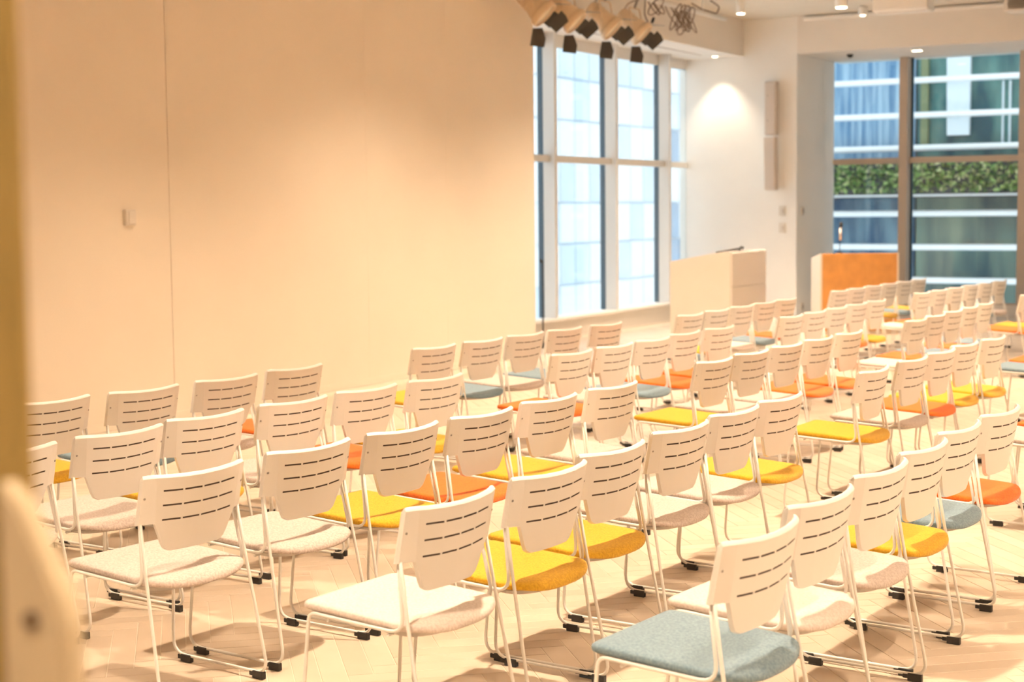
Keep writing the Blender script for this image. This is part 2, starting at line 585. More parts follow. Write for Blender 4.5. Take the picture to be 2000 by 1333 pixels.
def seat_mesh():
    # outline: straight front with rounded corners, rounded rear
    xf, xr, hw = -0.405, 0.055, 0.222
    out = []
    def arc(cx, cy, rx, ry, a0, a1, n):
        for k in range(n + 1):
            a = a0 + (a1 - a0) * k / n
            out.append((cx + rx * math.cos(a), cy + ry * math.sin(a)))
    rc = 0.022
    arc(xf + rc, -hw + rc, rc, rc, -PI, -PI / 2, 4)         # front left
    out.append((-0.20, -hw))
    out.append((-0.075, -hw))
    # rear: superellipse sweep from left to right
    for k in range(1, 20):
        a = -PI / 2 + PI * k / 20
        ca, sa = math.cos(a), math.sin(a)
        e = 0.72
        out.append((-0.06 + (xr + 0.06) * abs(ca) ** e, math.copysign(hw * abs(sa) ** e, sa)))
    out.append((-0.075, hw))
    out.append((-0.20, hw))
    arc(xf + rc, hw - rc, rc, rc, PI / 2, PI, 4)
    cx, cy = -0.19, 0.0
    def top(x, y, s):
        base = 0.452 - 0.055 * (x - xf)
        return base + 0.004 * (1 - s * s) - 0.006 * math.exp(-((x + 0.12) / 0.12) ** 2) * (1 - s) - 0.022 * max(0, (x - 0.0) / 0.06) ** 2
    rings = [(0.975, 'b', -0.021), (0.998, 'b', -0.017), (1.004, 'b', -0.010), (0.998, 'b', -0.003), (0.975, 't', 0.002), (0.9, 't', 0.003), (0.7, 't', 0.003), (0.4, 't', 0.003)]
    bm = bmesh.new()
    R = []
    for s, k, dz in rings:
        ring = []
        for (x, y) in out:
            X, Y = cx + (x - cx) * s, cy + (y - cy) * s
            ring.append(bm.verts.new((X, Y, top(X, Y, min(1, s)) + dz)))
        R.append(ring)
    N = len(out)
    for A, B in zip(R, R[1:]):
        for k in range(N):
            bm.faces.new((A[k], A[(k + 1) % N], B[(k + 1) % N], B[k])).smooth = True
    c = bm.verts.new((cx, cy, top(cx, cy, 0) + 0.003))
    for k in range(N): bm.faces.new((R[-1][k], R[-1][(k + 1) % N], c)).smooth = True
    bm.faces.new(list(reversed(R[0])))
    bm.normal_update()
    return bm, out

def frame_mesh(s):
    bm = bmesh.new()
    r = 0.0058
    pts = [(-0.034, 0.213, 0.640), (-0.005, 0.221, 0.46), (0.078, 0.240, 0.024), (-0.405, 0.240, 0.024), (-0.372, 0.226, 0.424), (-0.012, 0.226, 0.408), (-0.046, 0.205, 0.622)]
    path = fillet([(x, y * s, z) for x, y, z in pts], [0, 0.1, 0.05, 0.06, 0.028, 0.045, 0], seg=5)
    return tube(bm, path, r, n=8)

def glide_mesh():
    bm = bmesh.new()
    bx(bm, -0.028, 0.022, -0.010, 0.010, 0.0, 0.028, bev=0.003)
    bx(bm, -0.046, -0.028, -0.006, 0.006, 0.008, 0.024, bev=0.002)
    return bm

sb, slb = shell_mesh()
smb, outline = seat_mesh()
proto = empty('stacking_chair')
P = {}
P['backrest'] = obj('backrest', sb, 'shell', proto)
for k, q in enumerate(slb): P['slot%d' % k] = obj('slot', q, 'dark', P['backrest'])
scb = bmesh.new()
lathe(scb, [(0.0035, 0.0), (0.0042, 0.001), (0.003, 0.002)], n=10, mtx=Matrix.Rotation(PI / 2, 4, 'Y'))
P['screw'] = obj('screw', scb, 'screw', P['backrest'])
P['seat'] = obj('seat', smb, 'beige', proto)
pb = bmesh.new()
po = [(-0.19 + (x + 0.19) * 0.93, y * 0.93) for x, y in outline]
A = [pb.verts.new((x, y, 0.426 - 0.055 * (x + 0.405))) for x, y in po]
B = [pb.verts.new((x, y, 0.415 - 0.055 * (x + 0.405))) for x, y in po]
pb.faces.new(A); pb.faces.new(list(reversed(B)))
for k in range(len(po)): pb.faces.new((A[k], B[k], B[(k + 1) % len(po)], A[(k + 1) % len(po)]))
P['pan'] = obj('seat_pan', pb, 'pan', proto)
P['fL'] = obj('side_frame', frame_mesh(-1), 'steel', proto)
P['fR'] = obj('side_frame', frame_mesh(1), 'steel', proto)
cb = bmesh.new()
tube(cb, [(0, -0.226, 0), (0, 0.226, 0)], 0.0055, n=8)
P['bar'] = obj('cross_bar', cb, 'steel', proto)
P['glide'] = obj('foot_glide', glide_mesh(), 'black', proto)

SEATMESH = {}
for c in ('beige', 'cream', 'yellow', 'orange', 'blue'):
    m2 = P['seat'].data.copy()
    m2.materials.clear()
    m2.materials.append(M[c])
    SEATMESH[c] = m2

def make_chair(x, y, th, colour, label, group):
    t = bpy.data.objects.new('stacking_chair', None)
    t.empty_display_size = 0.1
    COL.objects.link(t)
    t.location = (x, y, 0)
    t.rotation_euler = (0, 0, -math.radians(th))
    tag(t, label, 'chair', group)
    b = share('backrest', P['backrest'], t)
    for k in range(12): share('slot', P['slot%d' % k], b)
    for s in (-1, 1):
        share('screw', P['screw'], b, (back_x(0.214, 0.70) + 0.0005, 0.214 * s, 0.70), (0, 0.2, 0.4 * s))
    so = bpy.data.objects.new('seat', SEATMESH[colour])
    COL.objects.link(so)
    so.parent = t
    so['label'] = {'beige': 'beige fabric seat', 'cream': 'pale cream fabric seat', 'yellow': 'mustard yellow fabric seat', 'orange': 'orange fabric seat', 'blue': 'blue grey fabric seat'}[colour]
    share('seat_pan', P['pan'], t)
    share('side_frame', P['fL'], t)
    share('side_frame', P['fR'], t)
    share('cross_bar', P['bar'], t, (-0.30, 0, 0.409))
    share('cross_bar', P['bar'], t, (-0.07, 0, 0.398))
    for s in (-1, 1):
        share('foot_glide', P['glide'], t, (-0.33, 0.240 * s, 0))
        share('foot_glide', P['glide'], t, (0.035, 0.240 * s, 0))
    return t

CH = [('A1', 0, -1.47, 3.901, 5.4), ('A1', 1, -1.488, 4.443, 6.1), ('A1', 2, -1.48, 5.016, 5.2), ('A1', 3, -1.481, 5.540, 5.4), ('A1', 4, -1.488, 6.072, 5.8), ('A1', 5, -1.457, 6.631, 6.3),
 ('A2', 0, -2.45, 3.925, 4.4), ('A2', 1, -2.427, 4.502, 4.9), ('A2', 2, -2.449, 5.013, 5.3), ('A2', 3, -2.451, 5.623, 5.3), ('A2', 4, -2.447, 6.175, 5.1), ('A2', 5, -2.436, 6.7, 5.0),
 ('A3', 0, -3.501, 3.994, 6.4), ('A3', 1, -3.465, 4.579, 5.6), ('A3', 2, -3.417, 5.125, 5.2), ('A3', 3, -3.373, 5.657, 5.2), ('A3', 4, -3.358, 6.228, 5.7), ('A3', 5, -3.322, 6.805, 5.9),
 ('A4', 0, -4.403, 4.015, 5.3), ('A4', 1, -4.38, 4.569, 5.0), ('A4', 2, -4.398, 5.099, 5.3), ('A4', 3, -4.369, 5.666, 5.3), ('A4', 4, -4.343, 6.204, 5.6), ('A4', 5, -4.296, 6.748, 5.2),
 ('A5', 0, -5.399, 5.196, 5.3), ('A5', 1, -5.321, 5.726, 4.9), ('A5', 2, -5.281, 6.293, 5.0), ('A5', 3, -5.286, 6.87, 4.6),
 ('B5', 0, -5.282, 8.283, 4.4), ('B5', 1, -5.255, 8.838, 4.2), ('B5', 2, -5.235, 9.369, 4.5), ('B5', 3, -5.203, 9.888, 4.6), ('B5', 4, -5.134, 10.412, 4.4),
 ('B4', 0, -4.31, 8.276, 4.8), ('B4', 1, -4.291, 8.815, 4.5), ('B4', 2, -4.264, 9.33, 4.6), ('B4', 3, -4.281, 9.88, 4.1), ('B4', 4, -4.244, 10.413, 5.0),
 ('B3', 0, -3.366, 8.187, 4.1), ('B3', 1, -3.353, 8.724, 4.8), ('B3', 2, -3.331, 9.267, 4.6), ('B3', 3, -3.309, 9.797, 4.9), ('B3', 4, -3.278, 10.338, 4.5),
 ('B2', 0, -2.418, 8.045, 2.0), ('B2', 1, -2.392, 8.694, 4.1), ('B2', 2, -2.371, 9.22, 4.9), ('B2', 3, -2.36, 9.734, 5.4), ('B2', 4, -2.307, 10.261, 4.7)]
def line_row(key, n, x0, y0, x1, y1, th):
    return [(key, i, x0 + (x1 - x0) * i / (n - 1), y0 + (y1 - y0) * i / (n - 1), th) for i in range(n)]
CH += line_row('C5', 5, -4.98, 11.61, -4.98, 13.83, 3.6)
CH += line_row('C4', 5, -4.18, 11.72, -4.16, 13.90, 3.7)
CH += line_row('C3', 5, -3.19, 11.67, -3.19, 13.83, 3.6)
CH += line_row('D5', 6, -4.99, 15.41, -4.89, 18.0, 3.2)
CH += line_row('D4', 6, -4.13, 15.31, -3.96, 17.89, 3.4)
CH += line_row('B1', 2, -1.42, 8.25, -1.39, 8.79, 4.6)
CH += line_row('C2', 2, -2.20, 11.72, -2.19, 12.27, 3.6)
CH += line_row('D3', 2, -3.13, 15.30, -3.10, 15.80, 3.3)
COLOURS = {'A1': 'blue cream beige yellow blue orange', 'A2': 'cream yellow yellow beige beige yellow', 'A3': 'beige beige yellow orange yellow beige',
 'A4': 'beige beige yellow beige orange yellow', 'A5': 'yellow blue beige orange', 'B5': 'yellow blue beige blue beige', 'B4': 'orange beige blue orange orange',
 'B3': 'yellow beige beige orange orange', 'B2': 'yellow beige orange yellow yellow', 'C5': 'blue yellow cream blue orange', 'C4': 'beige blue beige orange yellow',
 'C3': 'cream orange blue orange blue', 'D5': 'beige orange blue yellow blue yellow', 'D4': 'cream orange yellow beige blue beige', 'B1': 'beige orange', 'C2': 'blue orange', 'D3': 'orange yellow'}
CNAME = {'beige': 'beige', 'cream': 'cream', 'yellow': 'yellow', 'orange': 'orange', 'blue': 'blue-grey'}
HIDDEN = {('A4', 0), ('A5', 2), ('B5', 4), ('B4', 1), ('C4', 0), ('C4', 1), ('C4', 2), ('D5', 0), ('D5', 1), ('D5', 2), ('D4', 2), ('D4', 3), ('D4', 4), ('D4', 5), ('B3', 2)}
ORD = ['first', 'second', 'third', 'fourth', 'fifth', 'sixth']
ROWN = {'5': 'row nearest the wall', '4': 'second row from wall', '3': 'third row from wall', '2': 'fourth row from wall', '1': 'fifth row from wall'}
BLKN = {'A': 'nearest block', 'B': 'second block', 'C': 'third block', 'D': 'farthest block'}
for k, i, x, y, th in CH:
    c = COLOURS[k].split()[i]
    seat = '' if (k, i) in HIDDEN else ' with %s seat' % CNAME[c]
    lab = 'white chair%s, %s from left, %s, %s' % (seat, ORD[i], ROWN[k[1]], BLKN[k[0]])
    make_chair(x, y, th, c, lab, 'white stacking chairs set in rows')
for o in list(P.values()) + [proto]: bpy.data.objects.remove(o)

# ------------------------------------------------------------------ lecterns
t = tag(empty('lectern', (-6.33, 15.5, 0)), 'white lectern with sloped top standing in front of the side windows', 'lectern')
b = prism(bmesh.new(), [(-0.34, 0.0), (0.33, 0.0), (0.33, 1.165), (0.26, 1.165), (-0.34, 1.06)], -0.5, 0.5)
bmesh.ops.bevel(b, geom=b.edges[:], offset=0.008, segments=2, affect='EDGES')
obj('body', b, 'white', t)
box('front_panel', 'white', t, 0.33, 0.342, -0.485, 0.485, 0.05, 0.80, bev=0.003)
box('front_panel', 'white', t, 0.33, 0.342, -0.485, 0.485, 0.81, 1.15, bev=0.003)
t = tag(empty('laptop', (-6.13, 15.35, 1.147), 0.2), 'flat black device lying on top of the white lectern', 'device')
bb = bx(bmesh.new(), -0.13, 0.10, -0.17, 0.17, 0.012, 0.034, bev=0.006, mtx=Matrix.Rotation(-0.17, 4, 'Y'))
obj('body', bb, 'black', t)
bb = bmesh.new()
tube(bb, [(0.10, -0.1, 0.03), (0.10, 0, 0.055), (0.10, 0.12, 0.045)], 0.012, n=8)
obj('handset', bb, 'black', t)

t = tag(empty('lectern', (-6.14, 19.55, 0), math.radians(-12)), 'orange oak lectern with pale side panel in front of the end windows', 'lectern')
t.rotation_euler.z = math.radians(31)
box('front_panel', 'oak', t, -0.47, 0.47, -0.27, -0.245, 0.05, 1.02, bev=0.004)
for s in (-1, 1):
    bm = prism(bmesh.new(), [(-0.27, 0.0), (0.27, 0.0), (0.27, 0.95), (-0.24, 1.02), (-0.27, 1.02)], -0.012, 0.012, axis='x')
    o = obj('side_panel', bm, 'oakside', t)
    o.location.x = 0.482 * s
bm = prism(bmesh.new(), [(-0.245, 1.0), (0.25, 0.935), (0.25, 0.955), (-0.245, 1.02)], -0.47, 0.47, axis='x')
obj('reading_top', bm, 'oak', t)
box('shelf', 'oak', t, -0.47, 0.47, -0.24, 0.25, 0.45, 0.47)
box('plinth', 'oakside', t, -0.47, 0.47, -0.25, 0.26, 0.0, 0.05)
t = tag(empty('gooseneck_microphone', (-6.30, 19.44, 1.012)), 'slim gooseneck microphone rising from the oak lectern', 'microphone')
bm = bmesh.new(); lathe(bm, [(0.035, 0.0), (0.035, 0.012), (0.012, 0.022)], n=16); obj('base', bm, 'black', t)
bm = bmesh.new(); tube(bm, [(0, 0, 0.015), (0, 0, 0.14), (0.004, 0, 0.17)], 0.006, n=8); obj('stem', bm, 'black', t)
bm = bmesh.new(); tube(bm, [(0.004, 0, 0.17), (0.01, 0, 0.33)], 0.016, n=10); obj('sleeve', bm, 'plastic', t)
bm = bmesh.new(); tube(bm, [(0.01, 0, 0.33), (0.012, 0, 0.345), (0.016, 0, 0.38), (0.02, 0, 0.40)], [0.01, 0.022, 0.022, 0.008], n=10); obj('microphone_head', bm, 'black', t)

# microphone stand by the side window
t = tag(empty('microphone_stand', (-8.78, 16.12, 0)), 'thin dark microphone stand beside the left edge of the side windows', 'stand')
bm = bmesh.new(); lathe(bm, [(0.12, 0.0), (0.12, 0.012), (0.02, 0.03), (0.014, 0.06)], n=20); obj('base', bm, 'black', t)
bm = bmesh.new(); tube(bm, [(0, 0, 0.05), (0, 0, 1.0)], 0.008, n=8); obj('pole', bm, 'black', t)
bm = bmesh.new(); tube(bm, [(0, 0, 0.99), (-0.012, -0.01, 1.01), (-0.03, -0.02, 1.03)], [0.012, 0.02, 0.012], n=8); obj('microphone_head', bm, 'black', t)

# ------------------------------------------------------------------ things on the walls
t = tag(empty('wall_control', (XW, 8.90, 1.585)), 'small cream control box on the long left wall', 'control')
box('body', 'plastic', t, 0.0, 0.035, -0.045, 0.06, -0.06, 0.06, bev=0.006)
box('cover', 'plastic', t, 0.035, 0.043, -0.02, 0.055, -0.05, 0.05, bev=0.003)
t = tag(empty('line_array_speaker', (-7.93, YE, 1.85)), 'slim two-part column speaker mounted on the white end wall', 'speaker')
for z0, tilt in ((0.77, 0.0), (0.0, 0.05)):
    bm = bx(bmesh.new(), -0.085, 0.085, -0.20, -0.05, 0.0, 0.75, bev=0.02, mtx=Matrix.Rotation(tilt, 4, 'X'))
    o = obj('cabinet', bm, 'speaker', t); o.location.z = z0
    for z in (0.2, 0.55):
        bm = bmesh.new(); lathe(bm, [(0.01, 0), (0.01, 0.012)], n=10, mtx=Matrix.Rotation(PI / 2, 4, 'X')); s = obj('bolt', bm, 'screw', o); s.location = (-0.03, -0.195, z)
for z in (0.3, 1.2): box('bracket', 'screw', t, -0.02, 0.02, -0.06, 0.0, z, z + 0.06)
for nm, x, z, lab in (('switch_plate', -7.81, 1.55, 'upper white switch plate on the end wall below the speaker'), ('switch_plate', -7.81, 1.31, 'lower white switch plate on the end wall below the speaker')):
    t = tag(empty(nm, (x, YE, z)), lab, 'switch', 'switch plates on the end wall')
    box('plate', 'plastic', t, -0.05, 0.05, -0.014, 0, -0.07, 0.07, bev=0.004)
    box('rocker', 'speaker', t, 0.0, 0.03, -0.022, -0.012, -0.025, 0.025, bev=0.003)
for z, lab in ((1.55, 'small grey sensor on the window return wall'), (0.17, 'small floor-level socket on the window return wall')):
    t = tag(empty('wall_socket', (-7.6, 21.74, z)), lab, 'socket')
    box('plate', 'plastic', t, 0, 0.012, -0.05, 0.05, -0.06, 0.06, bev=0.003)
    box('insert', 'screw', t, 0.012, 0.018, -0.02, 0.02, -0.03, 0.03)

# ------------------------------------------------------------------ ceiling equipment
def downlight(x, y, zb, label, power, light=True, size=1.65, blend=0.8, r=0.075):
    t = tag(empty('ceiling_downlight', (x, y, ZC)), label, 'downlight', 'cylinder downlights on the ceiling')
    h = ZC - zb
    bm = bmesh.new(); lathe(bm, [(r, -h + 0.004), (r, 0.0)], n=24); obj('housing', bm, 'white', t)
    bm = bmesh.new(); lathe(bm, [(r * 0.86, -h - 0.004), (r * 0.86, -h + 0.003)], n=24); obj('diffuser', bm, 'glow', t)
    if light:
        l = bpy.data.lights.new('downlight_beam', 'SPOT')
        l.energy = power; l.color = WARM; l.spot_size = size; l.spot_blend = blend; l.shadow_soft_size = 0.07
        lo = bpy.data.objects.new('downlight_beam', l)
        COL.objects.link(lo); lo.parent = t; lo.location = (0, 0, -h - 0.02)
    return t
downlight(-6.13, 18.91, 4.02, 'large glowing white cylinder downlight on ceiling before the end windows', SPOT_W)
downlight(-7.48, 19.03, 4.05, 'small glowing cylinder downlight on ceiling beside the window bulkhead', SPOT_W * 0.6, r=0.055)
DL = 'unseen white cylinder downlight in the ceiling grid'
for gx in (-6.0, -2.6, 0.4, 3.0):  # rightmost row is unseen, added as fill light for the chair backs
    for gy in (1.8, 5.2, 8.6, 12.0, 15.4):
        downlight(gx, gy, 4.02, DL, SPOT_W * {-6.0: 0.50 + 0.06 * gy, -2.6: 1.1, 0.4: 0.8, 3.0: 0.35}[gx], size={-6.0: 2.25 if gy > 11 else 1.9, -2.6: 1.65, 0.4: 1.9, 3.0: 2.5}[gx], blend=0.8 if gx == -2.6 else 1.0)

downlight(-0.5, -0.7, 4.02, 'unseen downlight added behind the camera to light the door edge', 260, size=1.9)  # unseen lamp added to brighten the door stile and handle
# theatre spotlights on a pipe
t = tag(empty('lighting_pipe', (-7.9, 16.8, 4.06)), 'white lighting pipe hanging below the ceiling along the side windows', 'pipe')
bm = bmesh.new(); tube(bm, [(0, -3.0, 0), (0, 2.75, 0)], 0.024, n=12); obj('pipe', bm, 'white', t)
for y in (-2.6, -0.4, 2.0):
    bm = bmesh.new(); tube(bm, [(0, y, 0.0), (0, y, ZC - 4.06)], 0.01, n=8); obj('hanger', bm, 'white', t)

def spotlight(y, z, i, label):
    t = tag(empty('stage_spotlight', (-7.9, y, z)), label, 'spotlight', 'stage spotlights on the pipe')
    ax = Vector((0.62, 0.18, -0.62)).normalized()
    q = Vector((0, 0, 1)).rotation_difference(ax).to_matrix().to_4x4()
    bm = bmesh.new()
    lathe(bm, [(0.075, -0.30), (0.098, -0.27), (0.105, -0.10), (0.125, -0.04), (0.135, 0.02)], n=24, mtx=q)
    h = obj('housing', bm, 'lamp', t)
    bm = bmesh.new()
    lathe(bm, [(0.150, 0.02), (0.155, 0.03), (0.155, 0.075), (0.148, 0.085), (0.135, 0.085), (0.13, 0.05)], n=24, mtx=q)
    obj('lens_ring', bm, 'lamp', t)
    bm = bmesh.new(); lathe(bm, [(0.128, 0.055), (0.128, 0.062), (0.06, 0.078), (0.01, 0.082)], n=24, mtx=q); obj('lens', bm, 'lens', t)
    for k in range(3):
        bm = bmesh.new(); tube(bm, [Vector((0.108 * math.cos(a), 0.108 * math.sin(a), -0.22 + 0.05 * k)) for a in [2 * PI * j / 20 for j in range(20)]], 0.006, n=6, closed=True)
        for v in bm.verts: v.co = q @ v.co
        obj('cooling_rib', bm, 'lamp', h)
    # barn doors hinged on the ring
    def leaf(m, hinge, hw_, out, length, w1, side):
        hv = Vector(hw_).normalized(); ov = Vector(out).normalized(); nv = hv.cross(ov).normalized() * 0.004
        h = Vector(hinge)
        pts = [h - hv * side, h + hv * side, h + hv * (w1 * 0.95) + ov * length * 0.55, h + hv * w1 * 0.7 + ov * length, h - hv * w1 + ov * length * 0.9]
        bm = bmesh.new()
        A = [bm.verts.new(p) for p in pts]; B = [bm.verts.new(p + nv) for p in pts]
        bm.faces.new(A); bm.faces.new(list(reversed(B)))
        for j in range(5): bm.faces.new((A[j], B[j], B[(j + 1) % 5], A[(j + 1) % 5]))
        bmesh.ops.recalc_face_normals(bm, faces=bm.faces[:])
        obj('barn_door', bm, m, t)
    e = ax * 0.085
    vr = (0.87, 0.48, 0.0)
    leaf('door', e + Vector((-0.09, -0.02, -0.12)), vr, (0.06 + 0.05 * (i % 2), -0.05, -1.0), 0.20, 0.085, 0.05)
    leaf('door', e + Vector((0.085, 0.03, -0.02)), (0.60, 0.33, 0.72), (0.50, 0.25, -0.55), 0.13, 0.10, 0.10)
    leaf('bluefilter', e + Vector((0.05, 0.06, 0.13)), (0.3, 0.9, 0.05), (0.85, 0.3, -0.10), 0.14, 0.09, 0.08)
    leaf('door', e + Vector((-0.06, 0.13, 0.02)), (0.6, 0.1, 0.6), (0.45, 0.55, -0.45), 0.12, 0.09, 0.08)
    # yoke and clamp
    zt = 4.03 - z
    bm = bmesh.new()
    tube(bm, fillet([(0.0, -0.135, -0.02), (-0.05, -0.14, zt - 0.10), (-0.05, 0.14, zt - 0.10), (0.0, 0.135, -0.02)], 0.03), 0.010, n=8)
    obj('yoke', bm, 'lamp', t)
    bm = bmesh.new()
    tube(bm, [(-0.05, 0, zt - 0.10), (0.0, 0, zt + 0.02)], 0.016, n=8)
    obj('clamp', bm, 'screw', t)
    bm = bmesh.new()
    tube(bm, fillet([q @ Vector((0, 0, -0.30)), (-0.28, 0.05, 0.12), (-0.20, 0.12, 0.34), (0.0, 0.16, zt + 0.04)], 0.12), 0.007, n=6)
    obj('power_lead', bm, 'cable', t)
for i, (y, z, lab) in enumerate(((14.50, 3.66, 'leftmost cream stage spotlight with black barn doors'), (15.20, 3.65, 'second cream stage spotlight from the left, black barn doors'), (16.10, 3.66, 'third cream stage spotlight from the left, black barn doors'), (16.88, 3.67, 'rightmost cream stage spotlight with black barn doors, beside cable coils'))):
    spotlight(y, z, i, lab)

def coil(y, z, spread, rz, turns, label):
    t = tag(empty('cable_coil', (-7.9, y, z)), label, 'cable', 'cable coils on the pipe')
    for k in range(turns):
        bm = bmesh.new()
        rr = 1 + random.uniform(-0.15, 0.10)
        oy = -spread + 2 * spread * k / max(1, turns - 1) + random.uniform(-0.02, 0.02)
        ry, sk = random.uniform(0.07, 0.15), random.uniform(-0.05, 0.05)
        pts = [Vector((0.07 * math.sin(a) * (1 if k % 2 else -1), oy + ry * math.cos(a) + sk * math.sin(a), 0.035 - rz * rr + rz * rr * math.sin(a))) for a in [2 * PI * j / 28 for j in range(28)]]
        tube(bm, pts, 0.0075, n=6, closed=True)
        obj('loop', bm, 'cable', t)
coil(18.15, 4.05, 0.26, 0.155, 9, 'large tangled brown cable coil hanging from the pipe')
coil(17.38, 4.06, 0.07, 0.10, 3, 'narrow double loop of cable just left of the largest coil')
t = tag(empty('hanging_cable', (-7.84, 17.02, 4.0)), 'single drooping cable with black plug between spotlights and coils', 'cable')
bm = bmesh.new(); tube(bm, fillet([(0, -0.08, 0.04), (0, -0.10, -0.15), (0, 0.02, -0.24), (0, 0.12, -0.21)], 0.08), 0.008, n=6); obj('lead', bm, 'cable', t)
bm = bmesh.new(); tube(bm, [(0, 0.11, -0.215), (0, 0.16, -0.16)], 0.018, n=8); obj('plug', bm, 'black', t)
t = tag(empty('hanging_cable', (-7.9, 18.95, 4.15)), 'long flat loop of cable near the end of the pipe', 'cable')
bm = bmesh.new(); tube(bm, fillet([(0, -0.5, 0.0), (0, -0.2, -0.04), (0, 0.3, -0.05), (0, 0.42, 0.05), (0, 0.1, 0.1)], 0.08), 0.009, n=6); obj('lead', bm, 'cable', t)

t = tag(empty('ceiling_unit', (-5.58, 19.65, 4.0)), 'white box unit hanging from the ceiling before the end windows', 'ceiling unit')
b = prism(bmesh.new(), [(-0.18, 0.03), (-0.12, 0.0), (0.18, 0.0), (0.18, 0.27), (-0.18, 0.27)], -0.34, 0.34, axis='x')
bmesh.ops.bevel(b, geom=b.edges[:], offset=0.012, segments=2, affect='EDGES')
obj('body', b, 'white', t)
box('vent_strip', 'speaker', t, -0.3, 0.3, -0.10, -0.06, -0.004, 0.002)
t = tag(empty('smoke_detector', (-6.48, 20.9, ZC)), 'small round white detector on the ceiling', 'detector')
bm = bmesh.new(); lathe(bm, [(0.05, -0.12), (0.06, -0.11), (0.06, -0.02), (0.035, 0.0)], n=20); obj('body', bm, 'white', t)
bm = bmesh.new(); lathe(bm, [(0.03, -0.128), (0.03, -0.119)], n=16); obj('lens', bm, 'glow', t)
t = tag(empty('security_camera', (-7.02, 22.06, 3.755)), 'small black dome camera under the window soffit', 'camera')
bm = bmesh.new(); lathe(bm, [(0.012, -0.05), (0.035, -0.04), (0.045, -0.015), (0.045, 0.0)], n=20); obj('dome', bm, 'black', t)
t = tag(empty('soffit_light', (-6.02, 21.9, 3.755)), 'thin white strip light under the window soffit', 'light')
box('body', 'white', t, -0.07, 0.07, -0.05, 0.05, -0.02, 0.0, bev=0.004)
box('diffuser', 'glow', t, -0.06, 0.06, -0.035, 0.035, -0.024, -0.019)
t = tag(empty('soffit_downlight', (-8.72, 21.2, 3.755)), 'recessed downlight in the window soffit washing the white end wall', 'downlight')
bm = bmesh.new(); lathe(bm, [(0.05, -0.004), (0.06, -0.003), (0.06, 0.0)], n=24); obj('bezel', bm, 'white', t)
bm = bmesh.new(); lathe(bm, [(0.04, -0.007), (0.04, -0.003)], n=24); obj('diffuser', bm, 'glow', t)
l = bpy.data.lights.new('wall_wash_beam', 'SPOT'); l.energy = 55; l.color = (1.0, 0.86, 0.66); l.spot_size = 1.5; l.spot_blend = 0.7; l.shadow_soft_size = 0.04
lo = bpy.data.objects.new('wall_wash_beam', l); COL.objects.link(lo); lo.parent = t; lo.location = (0, 0, -0.03)
t = tag(empty('air_vent', (-4.38, 20.9, ZC)), 'dark louvred air vent box at the top right corner', 'vent')
box('body', 'wall', t, -0.22, 0.4, -0.2, 0.2, -0.22, 0.0, bev=0.01)
for k in range(6): box('slat', 'grille', t, -0.16, 0.34, -0.212, -0.196, -0.19 + 0.028 * k, -0.175 + 0.028 * k)

# wall washer over the white end wall
# ------------------------------------------------------------------ outside
K = 31.0 / YG
def far_z(z): return 1.625 + (z - 1.625) * K
def pane_mat(name, c1, c2, scale, rough=0.25, wave=False):
    m = bpy.data.materials.new(name); m.use_nodes = True
    nt = m.node_tree; b = nt.nodes['Principled BSDF']
    b.inputs['Roughness'].default_value = rough
    b.inputs['Specular IOR Level'].default_value = 0.2
    tc = nt.nodes.new('ShaderNodeTexCoord')
    mp = nt.nodes.new('ShaderNodeMapping')
    mp.inputs['Scale'].default_value = scale
    n = nt.nodes.new('ShaderNodeTexNoise'); n.inputs['Scale'].default_value = 1.0; n.inputs['Detail'].default_value = 5
    r = nt.nodes.new('ShaderNodeValToRGB')
    r.color_ramp.elements[0].position = 0.36; r.color_ramp.elements[1].position = 0.64
    r.color_ramp.elements[0].color = (*c1, 1); r.color_ramp.elements[1].color = (*c2, 1)
    nt.links.new(tc.outputs['Object'], mp.inputs['Vector']); nt.links.new(mp.outputs[0], n.inputs['Vector'])
    nt.links.new(n.outputs['Fac'], r.inputs['Fac']); nt.links.new(r.outputs['Color'], b.inputs['Base Color'])
    return m
M['wavy_reflection'] = pane_mat('pale_blue_reflection_pane', (0.10, 0.24, 0.42), (0.42, 0.60, 0.74), (9, 1, 0.5))  # wavy reflections painted into the pane colour
M['teal'] = pane_mat('teal_office_pane', (0.02, 0.10, 0.13), (0.13, 0.30, 0.28), (2.2, 1, 0.7))
M['dim'] = pane_mat('dim_lower_pane', (0.04, 0.09, 0.11), (0.20, 0.28, 0.22), (2.0, 1, 0.35))
M['dimblue'] = pane_mat('dim_blue_pane', (0.03, 0.09, 0.17), (0.15, 0.26, 0.33), (4, 1, 0.6))
M['conc'] = mat('pale_column', (0.75, 0.85, 0.92), rough=0.5)
M['olive'] = mat('olive_column', (0.22, 0.26, 0.14), rough=0.7)
M['planter'] = mat('dark_planter', (0.05, 0.06, 0.07), rough=0.7)
m = bpy.data.materials.new('hedge_leaf'); m.use_nodes = True
g_ = m.node_tree.nodes.new('ShaderNodeNewGeometry'); r_ = m.node_tree.nodes.new('ShaderNodeValToRGB')
r_.color_ramp.elements[0].color = (0.015, 0.05, 0.015, 1); r_.color_ramp.elements[1].color = (0.55, 0.52, 0.30, 1)
e_ = r_.color_ramp.elements.new(0.45); e_.color = (0.10, 0.22, 0.04, 1)
e_ = r_.color_ramp.elements.new(0.8); e_.color = (0.30, 0.42, 0.14, 1)
m.node_tree.links.new(g_.outputs['Random Per Island'], r_.inputs['Fac'])
m.node_tree.links.new(r_.outputs['Color'], m.node_tree.nodes['Principled BSDF'].inputs['Base Color'])
m.node_tree.nodes['Principled BSDF'].inputs['Roughness'].default_value = 0.6
M['leaf'] = m
bl = tag(empty('office_building', (-6, 31.0, -6)), 'teal glass office block with white louvres beyond the end windows', 'building')
